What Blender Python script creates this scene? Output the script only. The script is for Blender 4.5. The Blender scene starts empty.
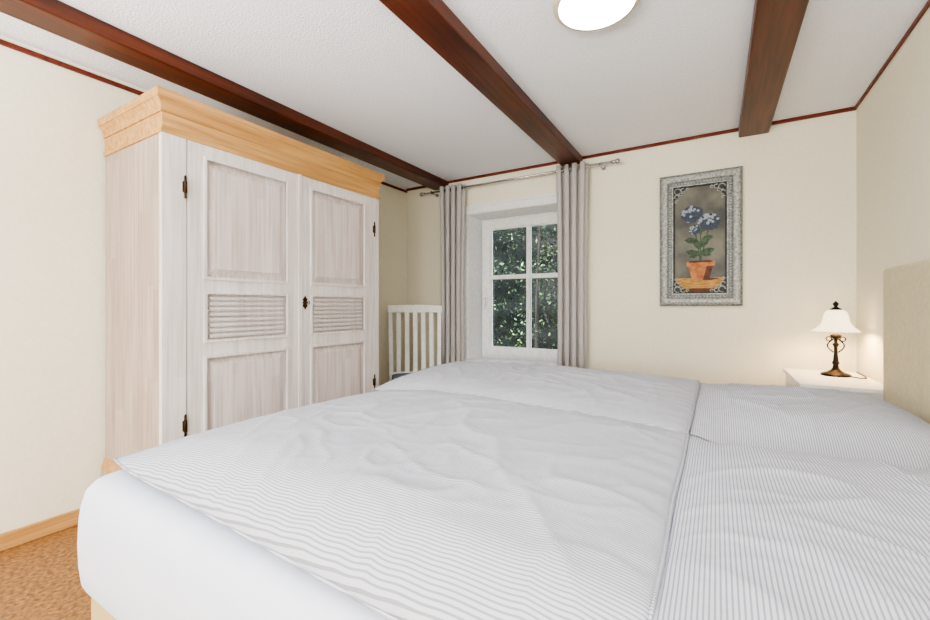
import bpy, bmesh, math, random
from mathutils import Vector, Matrix, noise
random.seed(7)
S=bpy.context.scene
try:
    S.view_settings.view_transform='AgX'
    S.view_settings.look='AgX - Medium High Contrast'
    S.view_settings.exposure=0.84
except Exception as e: print(e)

def lin(c):
    r=[]
    for v in c[:3]:
        v=v/255.0
        r.append(v/12.92 if v<=0.04045 else ((v+0.055)/1.055)**2.4)
    return (r[0],r[1],r[2],1.0)

# ---------------------------------------------------------------- materials
def base_mat(name,rough=0.5,metal=0.0,spec=0.5):
    m=bpy.data.materials.new(name); m.use_nodes=True
    nt=m.node_tree; b=nt.nodes['Principled BSDF']
    b.inputs['Roughness'].default_value=rough; b.inputs['Metallic'].default_value=metal
    b.inputs['Specular IOR Level'].default_value=spec
    return m,nt,b
def N(nt,t,**kw):
    n=nt.nodes.new(t)
    for k,v in kw.items(): setattr(n,k,v)
    return n
def coords(nt,scale=(1,1,1),rot=(0,0,0)):
    tc=N(nt,'ShaderNodeTexCoord'); mp=N(nt,'ShaderNodeMapping')
    mp.inputs['Scale'].default_value=scale; mp.inputs['Rotation'].default_value=rot
    nt.links.new(tc.outputs['Object'],mp.inputs['Vector']); return mp.outputs['Vector']
def mathn(nt,op,a,b=None,c=None):
    n=N(nt,'ShaderNodeMath',operation=op)
    for i,v in enumerate((a,b,c)):
        if v is None: continue
        if isinstance(v,(int,float)): n.inputs[i].default_value=v
        else: nt.links.new(v,n.inputs[i])
    return n.outputs[0]
def mixc(nt,f,c1,c2):
    n=N(nt,'ShaderNodeMix',data_type='RGBA')
    if isinstance(f,(int,float)): n.inputs[0].default_value=f
    else: nt.links.new(f,n.inputs[0])
    for s,c in ((6,c1),(7,c2)):
        if isinstance(c,tuple): n.inputs[s].default_value=c
        else: nt.links.new(c,n.inputs[s])
    return n.outputs[2]
def noisy(name,c1,c2,scale=20,vs=(1,1,1),rough=0.5,metal=0,bump=0.0,bscale=None,bdist=0.002,detail=4,spec=0.5,lo=.35,hi=.65):
    m,nt,b=base_mat(name,rough,metal,spec)
    v=coords(nt,vs); n=N(nt,'ShaderNodeTexNoise'); n.inputs['Scale'].default_value=scale; n.inputs['Detail'].default_value=detail
    nt.links.new(v,n.inputs['Vector'])
    r=N(nt,'ShaderNodeMapRange'); r.inputs[1].default_value=lo; r.inputs[2].default_value=hi
    nt.links.new(n.outputs[0],r.inputs[0])
    nt.links.new(mixc(nt,r.outputs[0],lin(c1),lin(c2)),b.inputs['Base Color'])
    if bump>0:
        n2=N(nt,'ShaderNodeTexNoise'); n2.inputs['Scale'].default_value=bscale or scale; n2.inputs['Detail'].default_value=3
        nt.links.new(v,n2.inputs['Vector'])
        bp=N(nt,'ShaderNodeBump'); bp.inputs['Strength'].default_value=bump; bp.inputs['Distance'].default_value=bdist
        nt.links.new(n2.outputs[0],bp.inputs['Height']); nt.links.new(bp.outputs[0],b.inputs['Normal'])
    return m
def plain(name,c,rough=.5,metal=0,spec=.5):
    c2=tuple(max(0,x*.95) for x in c)
    return noisy(name,c,c2,30,rough=rough,metal=metal,spec=spec)
def wood(name,c1,c2,axis,rough=.45,fine=40,spec=.4):
    sc=[fine,fine,fine]; sc[axis]=fine*0.05
    m,nt,b=base_mat(name,rough,0,spec)
    v=coords(nt,tuple(sc)); n=N(nt,'ShaderNodeTexNoise'); n.inputs['Scale'].default_value=1; n.inputs['Detail'].default_value=6; n.inputs['Distortion'].default_value=.6
    nt.links.new(v,n.inputs['Vector'])
    r=N(nt,'ShaderNodeMapRange'); r.inputs[1].default_value=.35; r.inputs[2].default_value=.68
    nt.links.new(n.outputs[0],r.inputs[0])
    nt.links.new(mixc(nt,r.outputs[0],lin(c1),lin(c2)),b.inputs['Base Color'])
    bp=N(nt,'ShaderNodeBump'); bp.inputs['Strength'].default_value=.15; bp.inputs['Distance'].default_value=.001
    nt.links.new(n.outputs[0],bp.inputs['Height']); nt.links.new(bp.outputs[0],b.inputs['Normal'])
    return m
def strips(name,c1,c2,c3,w=.045):
    # whitewashed edge-glued pine: vertical staves with slightly different tones
    m,nt,b=base_mat(name,.5,0,.35)
    tc=N(nt,'ShaderNodeTexCoord'); sp=N(nt,'ShaderNodeSeparateXYZ'); nt.links.new(tc.outputs['Object'],sp.inputs[0])
    xy=mathn(nt,'ADD',sp.outputs[0],sp.outputs[1])
    k=mathn(nt,'FLOOR',mathn(nt,'DIVIDE',xy,w))
    w1=N(nt,'ShaderNodeTexWhiteNoise',noise_dimensions='1D'); nt.links.new(k,w1.inputs['W'])
    zz=mathn(nt,'FLOOR',mathn(nt,'ADD',mathn(nt,'DIVIDE',sp.outputs[2],.42),mathn(nt,'MULTIPLY',w1.outputs[0],7.0)))
    w2=N(nt,'ShaderNodeTexWhiteNoise',noise_dimensions='1D')
    nt.links.new(mathn(nt,'ADD',mathn(nt,'MULTIPLY',k,13.7),zz),w2.inputs['W'])
    mp=N(nt,'ShaderNodeMapping'); mp.inputs['Scale'].default_value=(60,60,2.5); nt.links.new(tc.outputs['Object'],mp.inputs[0])
    n=N(nt,'ShaderNodeTexNoise'); n.inputs['Scale'].default_value=1; n.inputs['Detail'].default_value=5; nt.links.new(mp.outputs[0],n.inputs['Vector'])
    c=mixc(nt,w2.outputs[0],lin(c1),lin(c2))
    r=N(nt,'ShaderNodeMapRange'); r.inputs[1].default_value=.42; r.inputs[2].default_value=.72; r.inputs[4].default_value=.85
    nt.links.new(n.outputs[0],r.inputs[0])
    nt.links.new(mixc(nt,r.outputs[0],c,lin(c3)),b.inputs['Base Color'])
    return m
def stripe(name,axis,period=.008,ca=(238,239,243),cb=(186,188,196)):
    m,nt,b=base_mat(name,.85,0,.15)
    tc=N(nt,'ShaderNodeTexCoord'); sp=N(nt,'ShaderNodeSeparateXYZ'); nt.links.new(tc.outputs['Object'],sp.inputs[0])
    f=mathn(nt,'FRACT',mathn(nt,'DIVIDE',sp.outputs[axis],period))
    g=mathn(nt,'GREATER_THAN',f,.62)
    nt.links.new(mixc(nt,g,lin(ca),lin(cb)),b.inputs['Base Color'])
    n=N(nt,'ShaderNodeTexNoise'); n.inputs['Scale'].default_value=28; n.inputs['Detail'].default_value=4
    nt.links.new(tc.outputs['Object'],n.inputs['Vector'])
    bp=N(nt,'ShaderNodeBump'); bp.inputs['Strength'].default_value=.35; bp.inputs['Distance'].default_value=.006
    nt.links.new(n.outputs[0],bp.inputs['Height']); nt.links.new(bp.outputs[0],b.inputs['Normal'])
    return m
def emis(name,c,st):
    m=bpy.data.materials.new(name); m.use_nodes=True; nt=m.node_tree
    b=nt.nodes['Principled BSDF']; b.inputs['Base Color'].default_value=lin(c)
    b.inputs['Emission Color'].default_value=lin(c); b.inputs['Emission Strength'].default_value=st; b.inputs['Roughness'].default_value=.3
    return m

M_wall=noisy('wall_cream',(247,242,223),(243,237,217),60,rough=.9,bump=.2,bscale=180,bdist=.003,spec=.1)
M_ceil=noisy('ceiling_woodchip',(248,250,255),(240,243,251),90,rough=.95,bump=.7,bscale=110,bdist=.006,spec=.1)
M_cork=noisy('floor_cork',(168,122,74),(116,82,46),60,rough=.55,detail=8,bump=.1)
M_beam=wood('beam_mahogany',(100,46,25),(52,23,12),1,rough=.35,fine=30)
M_trim=wood('trim_redbrown',(112,44,30),(84,30,20),0,rough=.4)
M_pineY=wood('pine_y',(210,166,106),(178,130,76),1)
M_pineX=wood('pine_x',(210,166,106),(178,130,76),0)
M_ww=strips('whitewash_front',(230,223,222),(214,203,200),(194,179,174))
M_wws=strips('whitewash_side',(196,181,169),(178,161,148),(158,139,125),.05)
M_wwf=strips('whitewash_frame',(236,232,232),(228,222,221),(208,198,195),.09)
M_brass=plain('antique_brass',(66,48,32),.35,.9)
M_white=plain('white_lacquer',(252,252,254),.35)
M_upvc=plain('white_upvc',(252,253,254),.25)
M_chair=plain('chair_white',(254,254,253),.4)
M_cush=stripe('cushion_fabric',0,.01,(130,142,154),(100,114,130))
M_curt=noisy('curtain_fabric',(196,192,190),(182,178,177),160,rough=.9,bump=.2,bscale=400,bdist=.001,spec=.1)
M_metal=plain('rod_nickel',(190,190,192),.25,.95)
M_duv=stripe('bedding_stripe_duvet',1,.0054,(197,199,207),(152,155,165))
M_pil=stripe('bedding_stripe_pillow',0,.0056,(196,198,206),(146,149,160))
M_sheet=noisy('white_sheet',(222,227,240),(218,223,237),8,rough=.9,bump=.15,bscale=12,bdist=.008,spec=.1)
M_base=noisy('bed_base_fabric',(206,184,138),(192,170,126),220,rough=.9,bump=.2,bscale=400)
M_head=noisy('headboard_leather',(212,201,170),(202,190,158),60,rough=.45,bump=.4,bscale=220,bdist=.0015)
M_bronze=plain('lamp_bronze',(42,32,27),.35,.8)

# ---------------------------------------------------------------- builder
class B:
    def __init__(s,name,mats):
        s.name=name; s.mats=mats; s.bm=bmesh.new()
    def box(s,a,b,mi=0,rot=None,piv=None):
        x0,y0,z0=a; x1,y1,z1=b
        co=[(x0,y0,z0),(x1,y0,z0),(x1,y1,z0),(x0,y1,z0),(x0,y0,z1),(x1,y0,z1),(x1,y1,z1),(x0,y1,z1)]
        co=[Vector(c) for c in co]
        if rot is not None:
            p=Vector(piv) if piv else (Vector(a)+Vector(b))/2
            co=[rot@(c-p)+p for c in co]
        vs=[s.bm.verts.new(c) for c in co]
        for f in [(0,3,2,1),(4,5,6,7),(0,1,5,4),(1,2,6,5),(2,3,7,6),(3,0,4,7)]:
            fc=s.bm.faces.new([vs[i] for i in f]); fc.material_index=mi
    def lathe(s,c,prof,seg=32,mi=0,flute=0,nf=12,axis='Z',cap=True,smooth=True):
        c=Vector(c); rings=[]
        for (r,h) in prof:
            ring=[]
            for i in range(seg):
                a=2*math.pi*i/seg; rr=r*(1+flute*math.cos(nf*a))
                if axis=='Z': p=Vector((rr*math.cos(a),rr*math.sin(a),h))
                elif axis=='X': p=Vector((h,rr*math.cos(a),rr*math.sin(a)))
                else: p=Vector((rr*math.cos(a),h,rr*math.sin(a)))
                ring.append(s.bm.verts.new(c+p))
            rings.append(ring)
        for k in range(len(rings)-1):
            for i in range(seg):
                j=(i+1)%seg
                f=s.bm.faces.new((rings[k][i],rings[k][j],rings[k+1][j],rings[k+1][i])); f.material_index=mi; f.smooth=smooth
        if cap:
            for rg in (rings[0],rings[-1]):
                f=s.bm.faces.new(rg); f.material_index=mi
    def torus(s,c,R,r,axis='Z',mi=0,seg=28,sg=8,a0=0,a1=2*math.pi,r1=None):
        full=abs(a1-a0-2*math.pi)<1e-4; c=Vector(c); rings=[]
        n=seg if full else seg+1
        for i in range(n):
            a=a0+(a1-a0)*i/seg; rr=r if r1 is None else r+(r1-r)*i/seg; ring=[]
            for j in range(sg):
                b=2*math.pi*j/sg; q=R+rr*math.cos(b); h=rr*math.sin(b)
                u,v=q*math.cos(a),q*math.sin(a)
                p={'Z':(u,v,h),'X':(h,u,v),'Y':(u,h,v)}[axis]
                ring.append(s.bm.verts.new(c+Vector(p)))
            rings.append(ring)
        for i in range(n if full else n-1):
            A=rings[i]; Bq=rings[(i+1)%n]
            for j in range(sg):
                k=(j+1)%sg
                f=s.bm.faces.new((A[j],A[k],Bq[k],Bq[j])); f.material_index=mi; f.smooth=True
    def tube(s,pts,r,mi=0,sg=8):
        pts=[Vector(p) for p in pts]; rings=[]
        for i,p in enumerate(pts):
            t=(pts[min(i+1,len(pts)-1)]-pts[max(i-1,0)]).normalized()
            up=Vector((0,0,1)) if abs(t.z)<.9 else Vector((0,1,0))
            a=t.cross(up).normalized(); b=t.cross(a)
            rr=r[i] if isinstance(r,(list,tuple)) else r
            rings.append([s.bm.verts.new(p+a*rr*math.cos(2*math.pi*j/sg)+b*rr*math.sin(2*math.pi*j/sg)) for j in range(sg)])
        for i in range(len(rings)-1):
            for j in range(sg):
                k=(j+1)%sg
                f=s.bm.faces.new((rings[i][j],rings[i][k],rings[i+1][k],rings[i+1][j])); f.material_index=mi; f.smooth=True
        for rg in (rings[0],rings[-1]): 
            f=s.bm.faces.new(rg); f.material_index=mi
    def sphere(s,c,r,mi=0,sc=(1,1,1),seg=12):
        c=Vector(c)
        m=Matrix.Translation(c)@Matrix.Diagonal((r*sc[0],r*sc[1],r*sc[2],1))
        g=bmesh.ops.create_uvsphere(s.bm,u_segments=seg,v_segments=max(6,seg//2+2),radius=1,matrix=m)
        for v in g['verts']:
            for f in v.link_faces: f.material_index=mi; f.smooth=True
    def poly(s,pts,mi=0):
        f=s.bm.faces.new([s.bm.verts.new(p) for p in pts]); f.material_index=mi; return f
    def done(s,bevel=0,loc=None,rotz=0,seg=2,solid=0,parent=None):
        bmesh.ops.recalc_face_normals(s.bm,faces=s.bm.faces)
        me=bpy.data.meshes.new(s.name); s.bm.to_mesh(me); s.bm.free()
        for m in s.mats: me.materials.append(m)
        o=bpy.data.objects.new(s.name,me); bpy.context.collection.objects.link(o)
        if loc: o.location=loc
        o.rotation_euler[2]=rotz
        if parent: o.parent=parent
        if solid:
            md=o.modifiers.new('solid','SOLIDIFY'); md.thickness=solid; md.offset=0
        if bevel:
            md=o.modifiers.new('bev','BEVEL'); md.width=bevel; md.segments=seg; md.limit_method='ANGLE'; md.angle_limit=math.radians(40)
            md.harden_normals=False
        return o
def simplebox(name,a,b,mat,bevel=0,parent=None):
    x=B(name,[mat]); x.box(a,b); return x.done(bevel,parent=parent)

# ---------------------------------------------------------------- room
XL,XR,YB,YF,ZC=-2.74,.73,3.40,-3.2,2.30
WT=.36
WX0,WX1,WZ0,WZ1=-2.01,-1.0,.58,1.95
simplebox('floor',(XL-.2,YF-.2,-.12),(XR+.2,YB+WT,0),M_cork)
simplebox('ceiling',(XL-.2,YF-.2,ZC),(XR+.2,YB+WT,ZC+.15),M_ceil)
simplebox('wall_left',(XL-.2,YF-.2,0),(XL,YB+WT,ZC),M_wall)
simplebox('wall_right',(XR,YF-.2,0),(XR+.2,YB+WT,ZC),M_wall)
simplebox('wall_front',(XL,YF-.2,0),(XR,YF,ZC),M_wall)
w=B('wall_back',[M_wall])
w.box((XL,YB,0),(WX0,YB+WT,ZC)); w.box((WX1,YB,0),(XR,YB+WT,ZC))
w.box((WX0,YB,0),(WX1,YB+WT,WZ0)); w.box((WX0,YB,WZ1),(WX1,YB+WT,ZC)); w.done()
# cornice strips
simplebox('trim_1',(XL,YB-.016,ZC-.022),(XR,YB,ZC),M_trim,.003)
simplebox('trim_2',(XL,YF,ZC-.045),(XL+.016,YB-.016,ZC-.022),M_trim,.003)
simplebox('trim_3',(XR-.012,YF,ZC-.018),(XR,YB-.016,ZC),M_trim,.003)
simplebox('baseboard_left',(XL,YF,0),(XL+.018,YB,.075),M_pineY,.004)
simplebox('baseboard_back',(XL+.018,YB-.018,0),(XR-.018,YB,.075),M_pineX,.004)
simplebox('baseboard_right',(XR-.018,YF,0),(XR,YB,.075),M_pineY,.004)
# beams
for i,(a,b) in enumerate([(-2.39,-2.225),(-1.085,-.925),(.13,.30)]):
    o=B('ceiling_beam',[M_beam]); 
    o.box((a,YF,ZC-.068),(b,YB-.001,ZC)); o=o.done(.008,seg=3)

# ---------------------------------------------------------------- window
yf=3.64
w=B('window_1',[M_upvc,M_metal])
x0,x1,z0,z1=WX0,WX1,WZ0,WZ1
def rectframe(bd,x0,x1,z0,z1,y0,y1,t,mi=0):
    bd.box((x0,y0,z0),(x0+t,y1,z1),mi); bd.box((x1-t,y0,z0),(x1,y1,z1),mi)
    bd.box((x0+t,y0,z0),(x1-t,y1,z0+t),mi); bd.box((x0+t,y0,z1-t),(x1-t,y1,z1),mi)
rectframe(w,x0+.002,x1-.002,z0+.002,z1-.002,yf+.03,yf+.09,.05)
rectframe(w,x0+.035,x1-.035,z0+.035,z1-.035,yf,yf+.07,.07)
gx0,gx1,gz0,gz1=x0+.105,x1-.105,z0+.105,z1-.105
rectframe(w,gx0-.004,gx1+.004,gz0-.004,gz1+.004,yf+.012,yf+.05,.014)
xc=(x0+x1)/2
w.box((xc-.018,yf+.008,gz0),(xc+.018,yf+.05,gz1)); w.box((gx0,yf+.01,1.37-.02),(gx1,yf+.05,1.37+.02))
# handle
w.box((x0+.055,yf-.012,1.10),(x0+.085,yf,1.20),0)
w.tube([(x0+.07,yf-.008,1.17),(x0+.07,yf-.045,1.17),(x0+.07,yf-.05,1.15),(x0+.07,yf-.05,1.05)],.009,0)
WIN=w.done(.004)
mg=bpy.data.materials.new('window_glass'); mg.use_nodes=True; nt=mg.node_tree; nt.nodes.clear()
out=N(nt,'ShaderNodeOutputMaterial'); tr=N(nt,'ShaderNodeBsdfTransparent'); gl=N(nt,'ShaderNodeBsdfGlossy'); gl.inputs['Roughness'].default_value=.02
fr=N(nt,'ShaderNodeFresnel'); fr.inputs[0].default_value=1.35; mx=N(nt,'ShaderNodeMixShader')
nt.links.new(fr.outputs[0],mx.inputs[0]); nt.links.new(tr.outputs[0],mx.inputs[1]); nt.links.new(gl.outputs[0],mx.inputs[2]); nt.links.new(mx.outputs[0],out.inputs[0])
simplebox('glass_pane',(gx0-.002,yf+.028,gz0-.002),(gx1+.002,yf+.032,gz1+.002),mg,parent=WIN)
# white reveal lining + casing + sill
t=B('trim_4',[M_white])
t.box((x0,YB-.0,z0),(x0+.004,yf+.02,z1)); t.box((x1-.004,YB,z0),(x1,yf+.02,z1)); t.box((x0,YB,z1-.004),(x1,yf+.02,z1))
t.box((x0-.07,YB-.018,z0-.02),(x0,YB,z1+.08)); t.box((x1,YB-.018,z0-.02),(x1+.07,YB,z1+.08)); t.box((x0,YB-.018,z1),(x1,YB,z1+.08))
t.box((x0-.075,YB-.026,z1+.06),(x1+.075,YB,z1+.085))
t.done(.003)
simplebox('window_sill',(x0-.05,YB-.04,z0-.028),(x1+.05,yf+.02,z0+.004),M_white,.005)

# garden outside
simplebox('garden_ground',(-14,YB+WT+.01,-.5),(12,16,-.35),noisy('grass',(90,120,50),(60,85,35),12,rough=.9))
mls=[noisy('leaf_a',(64,92,44),(28,50,24),3,rough=.5),noisy('leaf_b',(24,42,28),(10,22,15),3,rough=.5),noisy('leaf_c',(180,200,150),(92,122,66),3,rough=.45)]
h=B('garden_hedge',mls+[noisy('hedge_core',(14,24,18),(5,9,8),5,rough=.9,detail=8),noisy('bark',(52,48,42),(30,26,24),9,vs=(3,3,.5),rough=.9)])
for i in range(25000):
    x=random.uniform(-8.5,2.0); z=random.uniform(-.4,3.3); y=6.4+abs(random.gauss(0,.4))+.6*noise.noise(Vector((x*1.1,z*1.1,0)))
    nn_=noise.noise(Vector((x*1.9,z*1.9,5)))
    if nn_<-.05:
        if random.random()<.35: continue
        y+=.5
    sc=random.uniform(.016,.040)
    R=Matrix.Rotation(random.uniform(0,6.28),3,'Z')@Matrix.Rotation(random.uniform(-1.2,1.2),3,'X')@Matrix.Rotation(random.uniform(0,6.28),3,'Y')
    p=Vector((x,y,z)); c=random.choices([0,1,2],[4,5.5,.6+3.2*max(0,nn_)])[0]
    h.poly([p+R@(Vector(q)*sc) for q in [(-1,0,0),(-.35,.1,.45),(.4,.1,.4),(1,0,0),(.4,.1,-.4),(-.35,.1,-.45)]],c)
for k in range(8):
    x=-6.8+k*1.07+random.uniform(-.2,.2); y=6.45+random.uniform(-.1,.3)
    h.tube([(x+.05*math.sin(z_*1.1+k),y,z_) for z_ in (-.5,.3,1.1,1.9,2.7,3.2)],[.035,.032,.028,.022,.016,.008],4)
# wavy dark core behind the leaves
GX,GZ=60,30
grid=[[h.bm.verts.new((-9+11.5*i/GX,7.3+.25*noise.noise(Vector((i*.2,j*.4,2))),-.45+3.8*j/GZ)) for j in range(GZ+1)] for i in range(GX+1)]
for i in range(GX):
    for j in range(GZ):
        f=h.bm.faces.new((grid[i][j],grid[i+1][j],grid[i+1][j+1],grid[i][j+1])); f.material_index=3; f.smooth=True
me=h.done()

# ---------------------------------------------------------------- wardrobe
W=B('wardrobe',[M_wwf,M_wws,M_ww,M_pineY,M_brass])
wx0,wx1=XL+.02,-2.11   # back, door-face
wy0,wy1=.90,2.285
zb,zt=.30,1.875
bx=wx1-.026
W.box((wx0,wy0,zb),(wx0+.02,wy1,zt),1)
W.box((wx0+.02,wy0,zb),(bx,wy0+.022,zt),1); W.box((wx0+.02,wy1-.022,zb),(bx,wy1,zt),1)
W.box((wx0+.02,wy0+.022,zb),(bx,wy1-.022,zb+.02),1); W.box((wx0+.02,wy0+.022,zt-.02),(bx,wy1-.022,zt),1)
# face frame
W.box((bx,wy0-.003,zb),(wx1+.002,wy0+.098,zt),0); W.box((bx,wy1-.055,zb),(wx1+.002,wy1+.003,zt),0)
def door(ya,yb):
    xf=wx1; xb=bx; st=.072
    za,zc_=zb+.02,zt-.008
    W.box((xb,ya,za),(xf,ya+st,zc_),0); W.box((xb,yb-st,za),(xf,yb,zc_),0)
    rails=[(za,.40),(.852,.912),(1.162,1.217),(1.81,zc_)]
    for a,b in rails: W.box((xb,ya+st,a),(xf,yb-st,b),0)
    def panel(a,b):
        # bolection lip
        y0,y1=ya+st,yb-st
        for q in [((xf-.004,y0,a),(xf+.007,y0+.014,b)),((xf-.004,y1-.014,a),(xf+.007,y1,b)),((xf-.004,y0+.014,a),(xf+.007,y1-.014,a+.014)),((xf-.004,y0+.014,b-.014),(xf+.007,y1-.014,b))]:
            W.box(q[0],q[1],0)
        W.box((xb,y0,a),(xf-.017,y1,b),2)
    def raised(a,b):
        y0,y1=ya+st+.024,yb-st-.024; i=.030; z_a,z_b=a+.024,b-.024
        o=[(xf-.017,y0,z_a),(xf-.017,y1,z_a),(xf-.017,y1,z_b),(xf-.017,y0,z_b)]
        n=[(xf-.006,y0+i,z_a+i),(xf-.006,y1-i,z_a+i),(xf-.006,y1-i,z_b-i),(xf-.006,y0+i,z_b-i)]
        n2=[(xf-.003,y0+i,z_a+i),(xf-.003,y1-i,z_a+i),(xf-.003,y1-i,z_b-i),(xf-.003,y0+i,z_b-i)]
        ov=[W.bm.verts.new(p) for p in o]; nv=[W.bm.verts.new(p) for p in n]; n3=[W.bm.verts.new(p) for p in n2]
        for A_,B_ in ((ov,nv),(nv,n3)):
            for k in range(4):
                f=W.bm.faces.new((A_[k],A_[(k+1)%4],B_[(k+1)%4],B_[k])); f.material_index=2
        f=W.bm.faces.new(n3); f.material_index=2
    panel(.40,.852); raised(.40,.852); panel(1.217,1.81); raised(1.217,1.81); panel(.912,1.162)
    n=8; h=(1.162-.912-.04)/n
    for k in range(n):
        z=.912+.02+h*(k+.5)
        W.box((xf-.018,ya+st+.03,z-.0055),(xf+.003,yb-st-.03,z+.0055),0,rot=Matrix.Rotation(math.radians(32),3,'Y'))
door(1.002,1.612); door(1.618,2.226)
W.box((wx1,1.603,zb+.02),(wx1+.008,1.627,zt-.008),0)
# hinges
for y,zz in ((.99,1.64),(.99,.535),(2.238,1.64),(2.238,.545)):
    W.lathe((wx1+.008,y,zz),[(.002,-.055),(.005,-.048),(.005,-.028),(.008,-.026),(.008,.026),(.005,.028),(.005,.048),(.002,.055)],12,4)
    W.box((wx1,y-.010,zz-.024),(wx1+.005,y+.010,zz+.024),4)
# escutcheon + key
yk,zk=1.65,1.11
W.poly([(wx1+.004,yk+dy,zk+dz) for dy,dz in [(0,.045),(.008,.03),(.018,.02),(.011,.006),(.018,0),(.011,-.006),(.018,-.02),(.008,-.03),(0,-.045),(-.008,-.03),(-.018,-.02),(-.011,-.006),(-.018,0),(-.011,.006),(-.018,.02),(-.008,.03)]],4)
W.sphere((wx1+.006,yk,zk),.011,4); W.tube([(wx1+.004,yk,zk),(wx1+.03,yk,zk)],.003,4); W.torus((wx1+.036,yk,zk),.009,.0025,'Y',4)
# crown & plinth: stepped mouldings returning round both ends
def ring(z0,z1,o0,o1,mi):
    def rect(o,z): return [W.bm.verts.new(p) for p in [(wx0,wy0-o,z),(wx1+o,wy0-o,z),(wx1+o,wy1+o,z),(wx0,wy1+o,z)]]
    a=rect(o0,z0); b=rect(o1,z1)
    for k in range(4):
        f=W.bm.faces.new((a[k],a[(k+1)%4],b[(k+1)%4],b[k])); f.material_index=mi
    for q in (a,b): W.bm.faces.new(q).material_index=mi
ring(zt-.01,zt+.008,.008,.010,3); ring(zt+.008,zt+.082,.003,.003,3)
ring(zt+.082,zt+.094,.009,.011,3)
pr=[(zt+.094,.008),(zt+.106,.011),(zt+.118,.017),(zt+.128,.024),(zt+.134,.029)]
for k in range(len(pr)-1): ring(pr[k][0],pr[k+1][0],pr[k][1],pr[k+1][1],3)
ring(zt+.134,zt+.172,.032,.034,3)
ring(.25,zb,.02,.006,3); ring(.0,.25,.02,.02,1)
W.done(.0025)

# ---------------------------------------------------------------- chair
C=B('slatted_chair',[M_chair])
lean=math.radians(9)
def bk(z): return (0.20+math.tan(lean)*max(0,z-.45))
hw=.215
for s in (-1,1):
    pts=[(s*hw,.205,0),(s*hw,.20,.45),(s*(hw+.012),bk(1.04),1.04)]
    for (p,q) in zip(pts[:-1],pts[1:]):
        a=.018
        vs=[C.bm.verts.new((p[0]+dx,p[1]+dy,p[2])) for dx,dy in ((-a,-a),(a,-a),(a,a),(-a,a))]+[C.bm.verts.new((q[0]+dx,q[1]+dy,q[2])) for dx,dy in ((-a,-a),(a,-a),(a,a),(-a,a))]
        for f in [(0,3,2,1),(4,5,6,7),(0,1,5,4),(1,2,6,5),(2,3,7,6),(3,0,4,7)]: C.bm.faces.new([vs[i] for i in f])
    C.box((s*.20-.018,-.215,0),(s*.20+.018,-.18,.44))
    C.box((s*.205-.011,-.18,.37),(s*.205+.011,.19,.43)); C.box((s*.205-.009,-.18,.17),(s*.205+.009,.19,.20))
C.box((-.2,-.21,.37),(.2,-.19,.43)); C.box((-.2,.19,.37),(.2,.21,.43)); C.box((-.2,-.01,.17),(.2,.01,.20))
C.box((-.228,-.23,.43),(.228,.185,.455))
def leanbox(x0,x1,z0,z1,th,dy=0):
    y0,y1=bk(z0)+dy,bk(z1)+dy
    vs=[C.bm.verts.new(p) for p in [(x0,y0-th,z0),(x1,y0-th,z0),(x1,y0+th,z0),(x0,y0+th,z0),(x0,y1-th,z1),(x1,y1-th,z1),(x1,y1+th,z1),(x0,y1+th,z1)]]
    for f in [(0,3,2,1),(4,5,6,7),(0,1,5,4),(1,2,6,5),(2,3,7,6),(3,0,4,7)]: C.bm.faces.new([vs[i] for i in f])
# crest rail, gently curved
n_=10; prev=None
for k in range(n_+1):
    t_=k/n_*2-1; x=t_*(hw+.035); yy=.03*(1-t_*t_)-.012; top=1.094+.008*(1-t_*t_)
    ring_=[C.bm.verts.new(p) for p in [(x,bk(1.03)-.014+yy,1.03),(x,bk(1.03)+.014+yy,1.03),(x,bk(top)+.014+yy,top),(x,bk(top)-.014+yy,top)]]
    if prev:
        for j in range(4): C.bm.faces.new((prev[j],prev[(j+1)%4],ring_[(j+1)%4],ring_[j]))
    else: C.bm.faces.new(ring_)
    prev=ring_
C.bm.faces.new(prev)
leanbox(-hw,hw,.46,.49,.011)
for k in range(5):
    x=-.150+.075*k; leanbox(x-.020,x+.020,.48,1.04,.005,.005)
CL=(-2.225,2.885,0); CR=math.radians(40)
CH=C.done(.003,loc=CL,rotz=CR)
cu=B('seat_cushion',[M_cush])
def softbox(bd,cx,cy,lx,ly,z0,th,n=20,mi=0):
    def g(u,v): return max(0,(1-abs(2*u-1)**5))**.5*max(0,(1-abs(2*v-1)**5))**.5
    T=[];Bo=[]
    for i in range(n+1):
        rt=[];rb=[]
        for j in range(n+1):
            u,v=i/n,j/n; x=cx+(u-.5)*lx; y=cy+(v-.5)*ly; q=g(u,v)
            t_=bd.bm.verts.new((x,y,z0+th*.4+th*.6*q)); rt.append(t_)
            rb.append(t_ if i in(0,n) or j in(0,n) else bd.bm.verts.new((x,y,z0+th*.4*(1-q))))
        T.append(rt);Bo.append(rb)
    for i in range(n):
        for j in range(n):
            for A,fl in ((T,0),(Bo,1)):
                vs=[A[i][j],A[i+1][j],A[i+1][j+1],A[i][j+1]]
                f=bd.bm.faces.new(vs[::-1] if fl else vs); f.smooth=True; f.material_index=mi
softbox(cu,0,-.02,.42,.38,.456,.04)
co=cu.done(loc=CL,rotz=CR)

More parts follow.
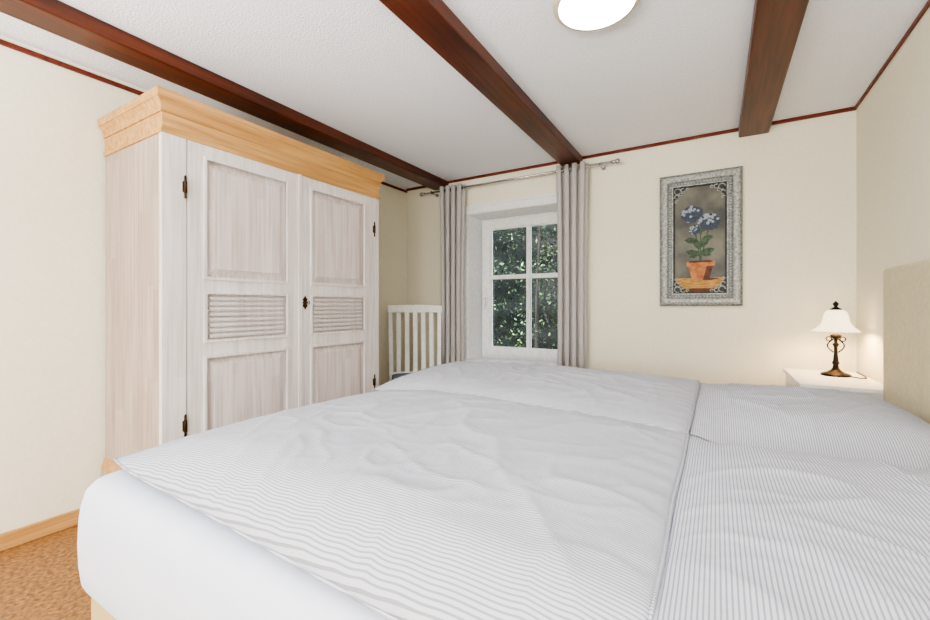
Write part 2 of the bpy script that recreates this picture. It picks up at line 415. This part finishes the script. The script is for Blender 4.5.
# ---------------------------------------------------------------- curtains
YR=3.30; ZR=2.185
def curtain(xa,xb,nf,ph):
    c=B('curtain',[M_curt]); nx=nf*16; nz=30; V=[]
    zt,zb_=ZR+.035,.06
    for i in range(nx+1):
        u=i/nx; col=[]
        for j in range(nz+1):
            v=j/nz; z=zt+(zb_-zt)*v
            a=2*math.pi*nf*u+ph
            amp=.030*(1-.15*math.sin(v*3))+.006*noise.noise(Vector((u*4,v*3,ph)))
            y=YR+amp*math.cos(a)+.012*noise.noise(Vector((u*3,v*2,ph+3)))*v
            x=xa+(xb-xa)*u+.010*math.sin(2*a)+(.5-u)*.03*math.sin(v*math.pi)
            col.append(c.bm.verts.new((x,y,z)))
        V.append(col)
    for i in range(nx):
        for j in range(nz):
            f=c.bm.faces.new((V[i][j],V[i+1][j],V[i+1][j+1],V[i][j+1])); f.smooth=True
    return c.done(solid=.003)
curtain(-2.26,-2.0,4,0.4); curtain(-1.12,-.865,4,.2)
r=B('curtain_rod',[M_metal])
r.tube([(-2.44,YR,ZR),(-.68,YR,ZR)],.0095,0,14)
for x,sg in ((-2.44,-1),(-.68,1)):
    r.lathe((x,YR,ZR),[(.010,0),(.016,sg*.006),(.016,sg*.014),(.010,sg*.02),(.019,sg*.03),(.022,sg*.042),(.015,sg*.056),(.003,sg*.062)],18,0,axis='X')
for x in (-2.36,-.76):
    r.tube([(x,YR+.006,ZR-.004),(x,YB,ZR-.004)],.006,0,10); r.lathe((x,YB-.012,ZR-.004),[(.018,0),(.018,.012)],18,0,axis='Y'); r.torus((x,YR,ZR),.013,.004,'X',0)
for a,b,nf in ((-2.26,-2.0,4),(-1.12,-.865,4)):
    for k in range(nf*2): 
        x=a+(b-a)*(k+.35)/(nf*2); r.torus((x,YR,ZR),.020,.004,'X',0,20,6)
r.done()

# ---------------------------------------------------------------- picture
M_sil=noisy('silver_frame',(200,202,199),(138,142,142),60,rough=.45,metal=.1,bump=.5,bscale=90,bdist=.003,detail=8)
M_sil2=noisy('silver_dark',(158,162,161),(92,97,99),90,rough=.5,metal=.1,bump=.5,bscale=120,bdist=.003,detail=8)
M_paintbg=noisy('painting_background',(132,130,120),(82,84,84),5,rough=.7)
M_edge=noisy('painting_inner_edge',(48,50,50),(32,34,36),50,rough=.5)
M_tab=noisy('painting_table',(206,164,84),(156,102,46),25,vs=(1,1,5),rough=.6)
M_pot=noisy('painting_pot',(196,132,76),(164,92,48),30,rough=.6)
M_potd=noisy('painting_pot_shadow',(110,58,36),(78,40,26),30,rough=.6)
M_lf=noisy('painting_leaf',(78,104,78),(36,58,44),60,rough=.6)
M_bl=noisy('painting_blossom',(72,84,104),(38,48,66),160,rough=.6)
M_bl2=noisy('painting_blossom_light',(180,190,204),(126,138,158),160,rough=.6)
P=B('framed_painting',[M_sil,M_sil2,M_paintbg,M_tab,M_pot,M_potd,M_lf,M_bl,M_bl2,M_edge])
px0,px1,pz0,pz1=-.357,.153,1.09,2.035
def fr(prof,mi):
    prev=None
    for ins,yo in prof:
        cur=[P.bm.verts.new(p) for p in [(px0+ins,YB-yo,pz0+ins),(px1-ins,YB-yo,pz0+ins),(px1-ins,YB-yo,pz1-ins),(px0+ins,YB-yo,pz1-ins)]]
        if prev:
            for k in range(4):
                P.bm.faces.new((prev[k],prev[(k+1)%4],cur[(k+1)%4],cur[k])).material_index=mi
        prev=cur
fr([(0,.001),(0,.022),(.008,.030),(.014,.026)],1)
fr([(.014,.026),(.020,.030),(.030,.036),(.040,.036),(.052,.030)],0)
fr([(.052,.030),(.058,.020),(.080,.018)],1)
fr([(.080,.018),(.084,.024),(.090,.024)],0)
fr([(.090,.024),(.094,.012),(.100,.010)],9)
P.poly([(px0+.05,YB-.0095,pz0+.05),(px1-.05,YB-.0095,pz0+.05),(px1-.05,YB-.0095,pz1-.05),(px0+.05,YB-.0095,pz1-.05)],2)
ix0,ix1,iz0,iz1=px0+.069,px1-.069,pz0+.069,pz1-.069
k=0
while k<1.0001:
    for x in (ix0,ix1): P.sphere((x,YB-.022,iz0+(iz1-iz0)*k),.006,0,seg=8)
    k+=1/42
for k in range(20):
    for z in (iz0,iz1): P.sphere((ix0+(ix1-ix0)*k/19,YB-.022,z),.006,0,seg=8)
# corner scrolls
for cx,sx in ((px0+.10,1),(px1-.10,-1)):
    for cz,sz in ((pz0+.10,1),(pz1-.10,-1)):
        for (dx,dz,R_,a0,a1) in ((.018,.018,.020,0,5.2),(.052,.012,.013,1,6),(.012,.056,.013,0,5),(.080,.010,.008,0,5.5),(.010,.09,.009,0,5.5),(.036,.038,.009,0,5.5)):
            P.torus((cx+sx*dx,YB-.013,cz+sz*dz),R_,.0045,'Y',0,18,6,a0,a1,.002)
        P.poly([(cx-sx*.004,YB-.0105,cz-sz*.004),(cx+sx*.085,YB-.0105,cz-sz*.004),(cx+sx*.05,YB-.0105,cz+sz*.03),(cx+sx*.03,YB-.0105,cz+sz*.05),(cx-sx*.004,YB-.0105,cz+sz*.095)],9)
yq=[YB-.0100]
def flat(pts,mi):
    yq[0]-=.00004; P.poly([(x,yq[0],z) for x,z in pts],mi)
pcx=-.095
flat([(px0+.10,pz0+.10),(px1-.10,pz0+.10),(px1-.10,1.275),(px0+.10,1.275)],5)
flat([(px0+.10,1.215),(px1-.10,1.215),(px1-.10,1.285),(px0+.10,1.285)],3)
flat([(px0+.10,1.26),(px1-.10,1.265),(px1-.10,1.29),(px0+.10,1.29)],3)
flat([(pcx-.05,1.275),(pcx+.055,1.270),(pcx+.12,1.282),(pcx+.05,1.29)],5)
flat([(pcx-.052,1.275),(pcx+.052,1.275),(pcx+.078,1.38),(pcx-.078,1.38)],4)
flat([(pcx+.015,1.275),(pcx+.052,1.275),(pcx+.078,1.38),(pcx+.04,1.38)],5)
flat([(pcx-.086,1.372),(pcx+.086,1.372),(pcx+.088,1.405),(pcx-.088,1.405)],4)
flat([(pcx-.078,1.398),(pcx+.078,1.398),(pcx+.06,1.412),(pcx-.06,1.412)],5)
rnd=random.Random(3)
def leaf(x,z,L,Wd,a):
    ca,sa=math.cos(a),math.sin(a)
    flat([(x+ca*u*L-sa*v*Wd,z+sa*u*L+ca*v*Wd) for u,v in [(0,0),(.25,.4),(.55,.5),(.8,.3),(1,0),(.8,-.3),(.55,-.5),(.25,-.4)]],6)
for x1_,z1_ in ((pcx-.045,1.70),(pcx+.05,1.64),(pcx,1.60)):
    flat([(pcx-.004,1.405),(pcx+.004,1.405),(x1_+.004,z1_),(x1_-.004,z1_)],6)
for a,L,zz in ((.3,.10,1.46),(2.8,.10,1.45),(1.0,.10,1.50),(2.1,.09,1.49),(.2,.08,1.56),(3.0,.09,1.55),(.7,.08,1.61),(2.4,.07,1.60),(-.3,.08,1.47),(3.5,.07,1.46)):
    leaf(pcx+rnd.uniform(-.015,.015),zz,L,L*.5,a)
def bloom(cx,cz,r):
    flat([(cx+r*math.cos(t*.393),cz+r*.85*math.sin(t*.393)) for t in range(16)],7)
    for k in range(60):
        a=rnd.uniform(0,6.283); q=r*math.sqrt(rnd.random())*1.02; x=cx+q*math.cos(a); z=cz+q*.85*math.sin(a); s=r*.15
        flat([(x+s*math.cos(t*1.047),z+s*math.sin(t*1.047)) for t in range(6)],8 if (z-cz)-(x-cx)+rnd.uniform(-r,r)>.25*r else 7)
bloom(pcx+.055,1.68,.064); bloom(pcx-.055,1.745,.066); bloom(pcx-.035,1.63,.036)
P.done()

# ---------------------------------------------------------------- nightstand
n=B('nightstand',[M_white,M_metal])
nx0,nx1,ny0,ny1,nz=.375,.715,2.68,3.28,.70
n.box((nx0-.015,ny0-.015,nz-.022),(nx1,ny1+.015,nz))
n.box((nx0+.01,ny0,.10),(nx1,ny0+.018,nz-.022)); n.box((nx0+.01,ny1-.018,.10),(nx1,ny1,nz-.022))
n.box((nx1-.012,ny0+.018,.10),(nx1,ny1-.018,nz-.022)); n.box((nx0+.01,ny0+.018,.10),(nx1-.012,ny1-.018,.12))
for a,b in ((.13,.31),(.325,.505),(.52,.668)):
    n.box((nx0-.004,ny0+.022,a),(nx0+.016,ny1-.022,b)); n.lathe((nx0-.004,(ny0+ny1)/2,(a+b)/2),[(.006,0),(.006,-.012),(.014,-.018),(.012,-.026)],16,1,axis='X')
for x in (nx0+.015,nx1-.045):
    for y in (ny0+.005,ny1-.035): n.box((x,y,0),(x+.03,y+.03,.10))
n.done(.003)
# ---------------------------------------------------------------- table lamp
M_shade=emis('frosted_glass_shade',(255,236,200),1.1)
L=B('table_lamp',[M_bronze,M_shade]); lc=(.575,3.08,nz)
L.lathe(lc,[(.066,0),(.068,.006),(.062,.012),(.040,.020),(.024,.030),(.015,.042),(.012,.06),(.018,.072),(.013,.082),(.009,.12),(.008,.16),(.014,.172),(.014,.178),(.008,.184),(.008,.205),(.022,.214),(.026,.226),(.006,.236),(.005,.36)],32,0)
L.lathe(lc,[(.030,.366),(.027,.373),(.012,.382),(.007,.388),(.013,.398),(.013,.406),(.004,.414),(.001,.420)],24,0)
for s in (1,-1):
    pts=[(lc[0]+s*(.010+.026*math.sin(t*math.pi)),lc[1],nz+.13+.075*t) for t in [i/10 for i in range(11)]]
    L.tube(pts,.0035,0)
    L.torus((lc[0]+s*.030,lc[1],nz+.205),.012,.0028,'Y',0,16,6)
L.lathe(lc,[(.030,.368),(.040,.362),(.048,.350),(.053,.330),(.056,.308),(.063,.288),(.076,.270),(.094,.255),(.104,.248)],80,1,flute=.05,nf=10,cap=False)
LO=L.done()
pl=bpy.data.lights.new('table_lamp_bulb','POINT'); pl.energy=4.5; pl.color=(1,.74,.45); pl.shadow_soft_size=.03
plo=bpy.data.objects.new('table_lamp_bulb',pl); plo.location=(lc[0],lc[1],nz+.29); bpy.context.collection.objects.link(plo); plo.parent=LO
# cable
cb=B('lamp_cable',[plain('cable_dark',(40,34,30),.5)])
cb.tube([(.63,3.05,nz+.004),(.66,3.0,nz+.004),(.69,3.02,nz+.004),(.70,3.1,nz+.004),(.703,3.26,nz+.004)],.003); cb.done(parent=LO)

# ---------------------------------------------------------------- ceiling lamp
def clamp(name,x,y,R,st):
    c=B(name,[emis('opal_glass_'+name,(255,252,244),st),plain('lamp_ring_'+name,(214,204,176),.4)])
    c.lathe((x,y,ZC),[(R*1.0,0),(R*1.03,-.018),(R*1.02,-.028),(R*.97,-.036),(R*.88,-.038)],64,1)
    c.lathe((x,y,ZC),[(R*.90,-.030),(R*.88,-.040),(R*.76,-.047),(R*.55,-.054),(R*.25,-.059),(R*.02,-.060)],64,0)
    c.done()
clamp('ceiling_lamp',-.40,1.66,.162,13.0)

# ---------------------------------------------------------------- bed
bX0,bX1,bY0,bY1=-1.50,.60,.42,2.30
b=B('double_bed',[M_base,M_sheet,M_head])
b.box((bX0+.03,bY0+.03,.04),(bX1,bY1-.03,.345),0)
for x in (bX0+.12,bX1-.2):
    for y in (bY0+.12,bY1-.12): b.lathe((x,y,0),[(.025,0),(.03,.04)],16,0)
b.box((.605,.33,.04),(.725,2.44,1.25),2)
bd=b.done(.018,seg=4)
m=B('mattress',[M_sheet])
def outline(ins,z,nn=200):
    lx=(bX1-bX0)/2-ins; ly=(bY1-bY0)/2-ins; cx=(bX0+bX1)/2; cy=(bY0+bY1)/2; r=.07-ins*.3; pts=[]
    segs=[(cx+lx-r,cy+ly-r,0),(cx-lx+r,cy+ly-r,90),(cx-lx+r,cy-ly+r,180),(cx+lx-r,cy-ly+r,270)]
    P_=[]
    for (ax,ay,a) in segs:
        for k in range(7):
            t=math.radians(a+15*k); P_.append(Vector((ax+r*math.cos(t),ay+r*math.sin(t),z)))
    out=[]
    for i,p in enumerate(P_):
        q=P_[(i+1)%len(P_)]; d=(q-p).length; nseg=40 if d>.3 else 1
        for k in range(nseg): out.append(p.lerp(q,k/nseg))
    return out
prof=[(.03,.325),(.012,.335),(.006,.35),(.0,.40),(-.003,.46),(-.002,.52),(.002,.56),(.010,.595),(.024,.615),(.05,.625),(.12,.627)]
rings=[]
cxy=Vector(((bX0+bX1)/2,(bY0+bY1)/2,0))
for k,(ins,z) in enumerate(prof):
    rg=[]
    for p in outline(ins,z):
        w_=noise.noise(Vector((p.x*2.2,p.y*2.2,z*2)))*.007+ (noise.noise(Vector((p.x*7,p.y*7,z*5)))*.003)
        d=(p-cxy); d.z=0; d.normalize()
        q=p+d*w_*(1 if k<9 else 0)
        if k<=1: q.z+=noise.noise(Vector((p.x*3,p.y*3,0)))*.006
        rg.append(m.bm.verts.new(q))
    rings.append(rg)
for k in range(len(rings)-1):
    nn=len(rings[k])
    for i in range(nn):
        f=m.bm.faces.new((rings[k][i],rings[k][(i+1)%nn],rings[k+1][(i+1)%nn],rings[k+1][i])); f.smooth=True
m.bm.faces.new(rings[-1]); m.bm.faces.new(rings[0])
m.done(parent=bd)

def quilt(name,mat,corners,zb,TOP,ehf,nu=190,nv=140,seed=0,pw=6,ex=.5,wr=1.0,rc=.03,pk_=1.0,foot=None):
    # corners: 4 xy (foot-near, head-near, head-far, foot-far); ehf(u,v) = height of the seam rim
    q=B(name,[mat]); A,Bc,Cc,D=[Vector((c[0],c[1],0)) for c in corners]
    T=[];Bo=[]
    for i in range(nu+1):
        rt=[];rb=[]
        for j in range(nv+1):
            u,v=i/nu,j/nv
            a,b_=2*u-1,2*v-1
            r_=rc*(1 if a<0 else .15)
            uu=.5+.5*a*(1-r_*abs(b_)**8*abs(a)**3); vv=.5+.5*b_*(1-r_*abs(a)**8*abs(b_)**3)
            p=(A*(1-uu)+Bc*uu)*(1-vv)+(D*(1-uu)+Cc*uu)*vv
            p.x+=.010*noise.noise(Vector((3.3,p.y*3.2,1.5)))
            p.y+=.010*noise.noise(Vector((p.x*3.2,7.7,2.5)))
            fu=max(0,1-abs(a)**pw)**ex
            if foot and a<0: fu=max(0,1-abs(a)**foot[0])**foot[1]
            g=fu*max(0,1-abs(b_)**pw)**ex
            N1=noise.noise(Vector((p.x*1.7+seed,p.y*1.7,seed)))
            wx=p.x+.22*noise.noise(Vector((p.x*1.5,p.y*1.5,seed+4))); wy=p.y+.22*noise.noise(Vector((p.x*1.5,p.y*1.5,seed+8)))
            # long soft creases mostly running across the bed plus finer diagonals
            c1=1-abs(noise.noise(Vector((wx*4.2+wy*1.8,wy*2.2-wx*.8,seed+1)))); c2=1-abs(noise.noise(Vector((wx*6+wy*4,wy*5-wx*4,seed+2))))
            c3=1-abs(noise.noise(Vector((wx*9-wy*3,wy*10+wx*2,seed+6))))
            wv=N1*.012+((c1**9)*.009+(c2**9)*.006+(c3**7)*.0025+.0018*noise.noise(Vector((p.x*14,p.y*14,seed))))*wr
            e=min(u*1.5,(1-u)*1.5,v,1-v); pk=math.exp(-e*20)
            s_=(p.x if min(v,1-v)<min(u*1.5,(1-u)*1.5) else p.y)
            wv+=pk*.0055*pk_*math.sin(s_*80+6*noise.noise(Vector((s_*6,seed,0))))
            eh=ehf(u,v)
            t_=q.bm.verts.new((p.x,p.y,zb+eh+(TOP-eh+wv)*g)); rt.append(t_)
            rb.append(t_ if i in(0,nu) or j in(0,nv) else q.bm.verts.new((p.x,p.y,zb+(eh)*(1-min(1,g*1.6))+.001)))
        T.append(rt);Bo.append(rb)
    for i in range(nu):
        for j in range(nv):
            f=q.bm.faces.new((T[i][j],T[i+1][j],T[i+1][j+1],T[i][j+1])); f.smooth=True
            f=q.bm.faces.new((Bo[i][j+1],Bo[i+1][j+1],Bo[i+1][j],Bo[i][j])); f.smooth=True
    loop=[T[i][0].co.copy() for i in range(nu+1)]+[T[nu][j].co.copy() for j in range(1,nv+1)]+[T[i][nv].co.copy() for i in range(nu-1,-1,-1)]+[T[0][j].co.copy() for j in range(nv-1,-1,-1)]
    q.tube(loop[::2],.003,0,6)
    return q.done()
zm=.628
def sm(t): t=max(0,min(1,t)); return t*t*(3-2*t)
def ehn(u,v): return .104-.071*max(sm(1-u*2.0),sm(1-v*(2.6+5.5*u)))
def ehf(u,v): return .106-.048*sm(1-u*2.2)*(1-.35*v)
quilt('duvet',M_duv,[(-1.465,.485),(-.066,.432),(-.064,1.336),(-1.43,1.505)],zm,.132,ehn,seed=1.3,pw=5,ex=.6,wr=.85,foot=(3.0,.95))
quilt('duvet',M_duv,[(-1.44,1.507),(-.066,1.338),(-.066,2.28),(-1.54,2.29)],zm,.138,ehf,seed=6.1,pw=5,ex=.6,wr=.85,foot=(4.0,.8))
quilt('pillow',M_pil,[(-.064,.41),(.595,.41),(.595,1.29),(-.062,1.322)],zm,.158,lambda u,v:.100-.06*sm(1-v*9)-.05*u-.045*sm(v*4-3)*sm(u*4),nu=100,nv=120,seed=11.2,pw=3.2,ex=.66,rc=.004,wr=1.0)
quilt('pillow',M_pil,[(-.062,1.342),(.595,1.40),(.595,2.20),(-.062,2.25)],zm,.152,lambda u,v:.100-.05*u-.045*sm(1-v*4)*sm(u*4),nu=100,nv=120,seed=15.7,pw=3.2,ex=.66,rc=.004,wr=1.0)

# ---------------------------------------------------------------- light
wd=bpy.data.worlds.new('world'); S.world=wd; wd.use_nodes=True
bg=wd.node_tree.nodes['Background']; bg.inputs[0].default_value=(.82,.90,1,1); bg.inputs[1].default_value=4.0
sun=bpy.data.lights.new('sun','SUN'); sun.energy=3.2; sun.angle=.02; sun.color=(1,.96,.88)
so=bpy.data.objects.new('sun',sun); so.rotation_euler=(math.radians(48),0,math.radians(-25)); bpy.context.collection.objects.link(so)
def pt(name,loc,e,r,col=(1,1,1)):
    l=bpy.data.lights.new(name,'POINT'); l.energy=e; l.shadow_soft_size=r; l.color=col
    o=bpy.data.objects.new(name,l); o.location=loc; bpy.context.collection.objects.link(o)
for i,(x,z) in enumerate(((-1.4,1.2),(-.1,1.2))):  # soft fill lights added out of view to even out the room, no fixtures
    pt('rear_fill_%d'%i,(x,-2.3,z),62,.30,(.94,.97,1))
# unseen upward spots added behind the camera to brighten the ceiling
for i,x in enumerate((-1.5,-.1)):
    l=bpy.data.lights.new('ceiling_fill_%d'%i,'SPOT'); l.energy=110; l.shadow_soft_size=.15; l.spot_size=math.radians(150); l.spot_blend=.6; l.color=(.94,.97,1)
    o=bpy.data.objects.new(l.name,l); o.location=(x,-.9,1.35); o.rotation_euler=(math.radians(180-12),0,0); bpy.context.collection.objects.link(o)
# ---------------------------------------------------------------- camera
cam=bpy.data.cameras.new('camera'); cam.sensor_width=36; cam.lens=36*418/930; cam.shift_y=-4/930; cam.clip_start=.02
co_=bpy.data.objects.new('camera',cam); co_.location=(0,0,1.09); co_.rotation_euler=(math.radians(90),0,math.radians(31)); bpy.context.collection.objects.link(co_)
S.camera=co_
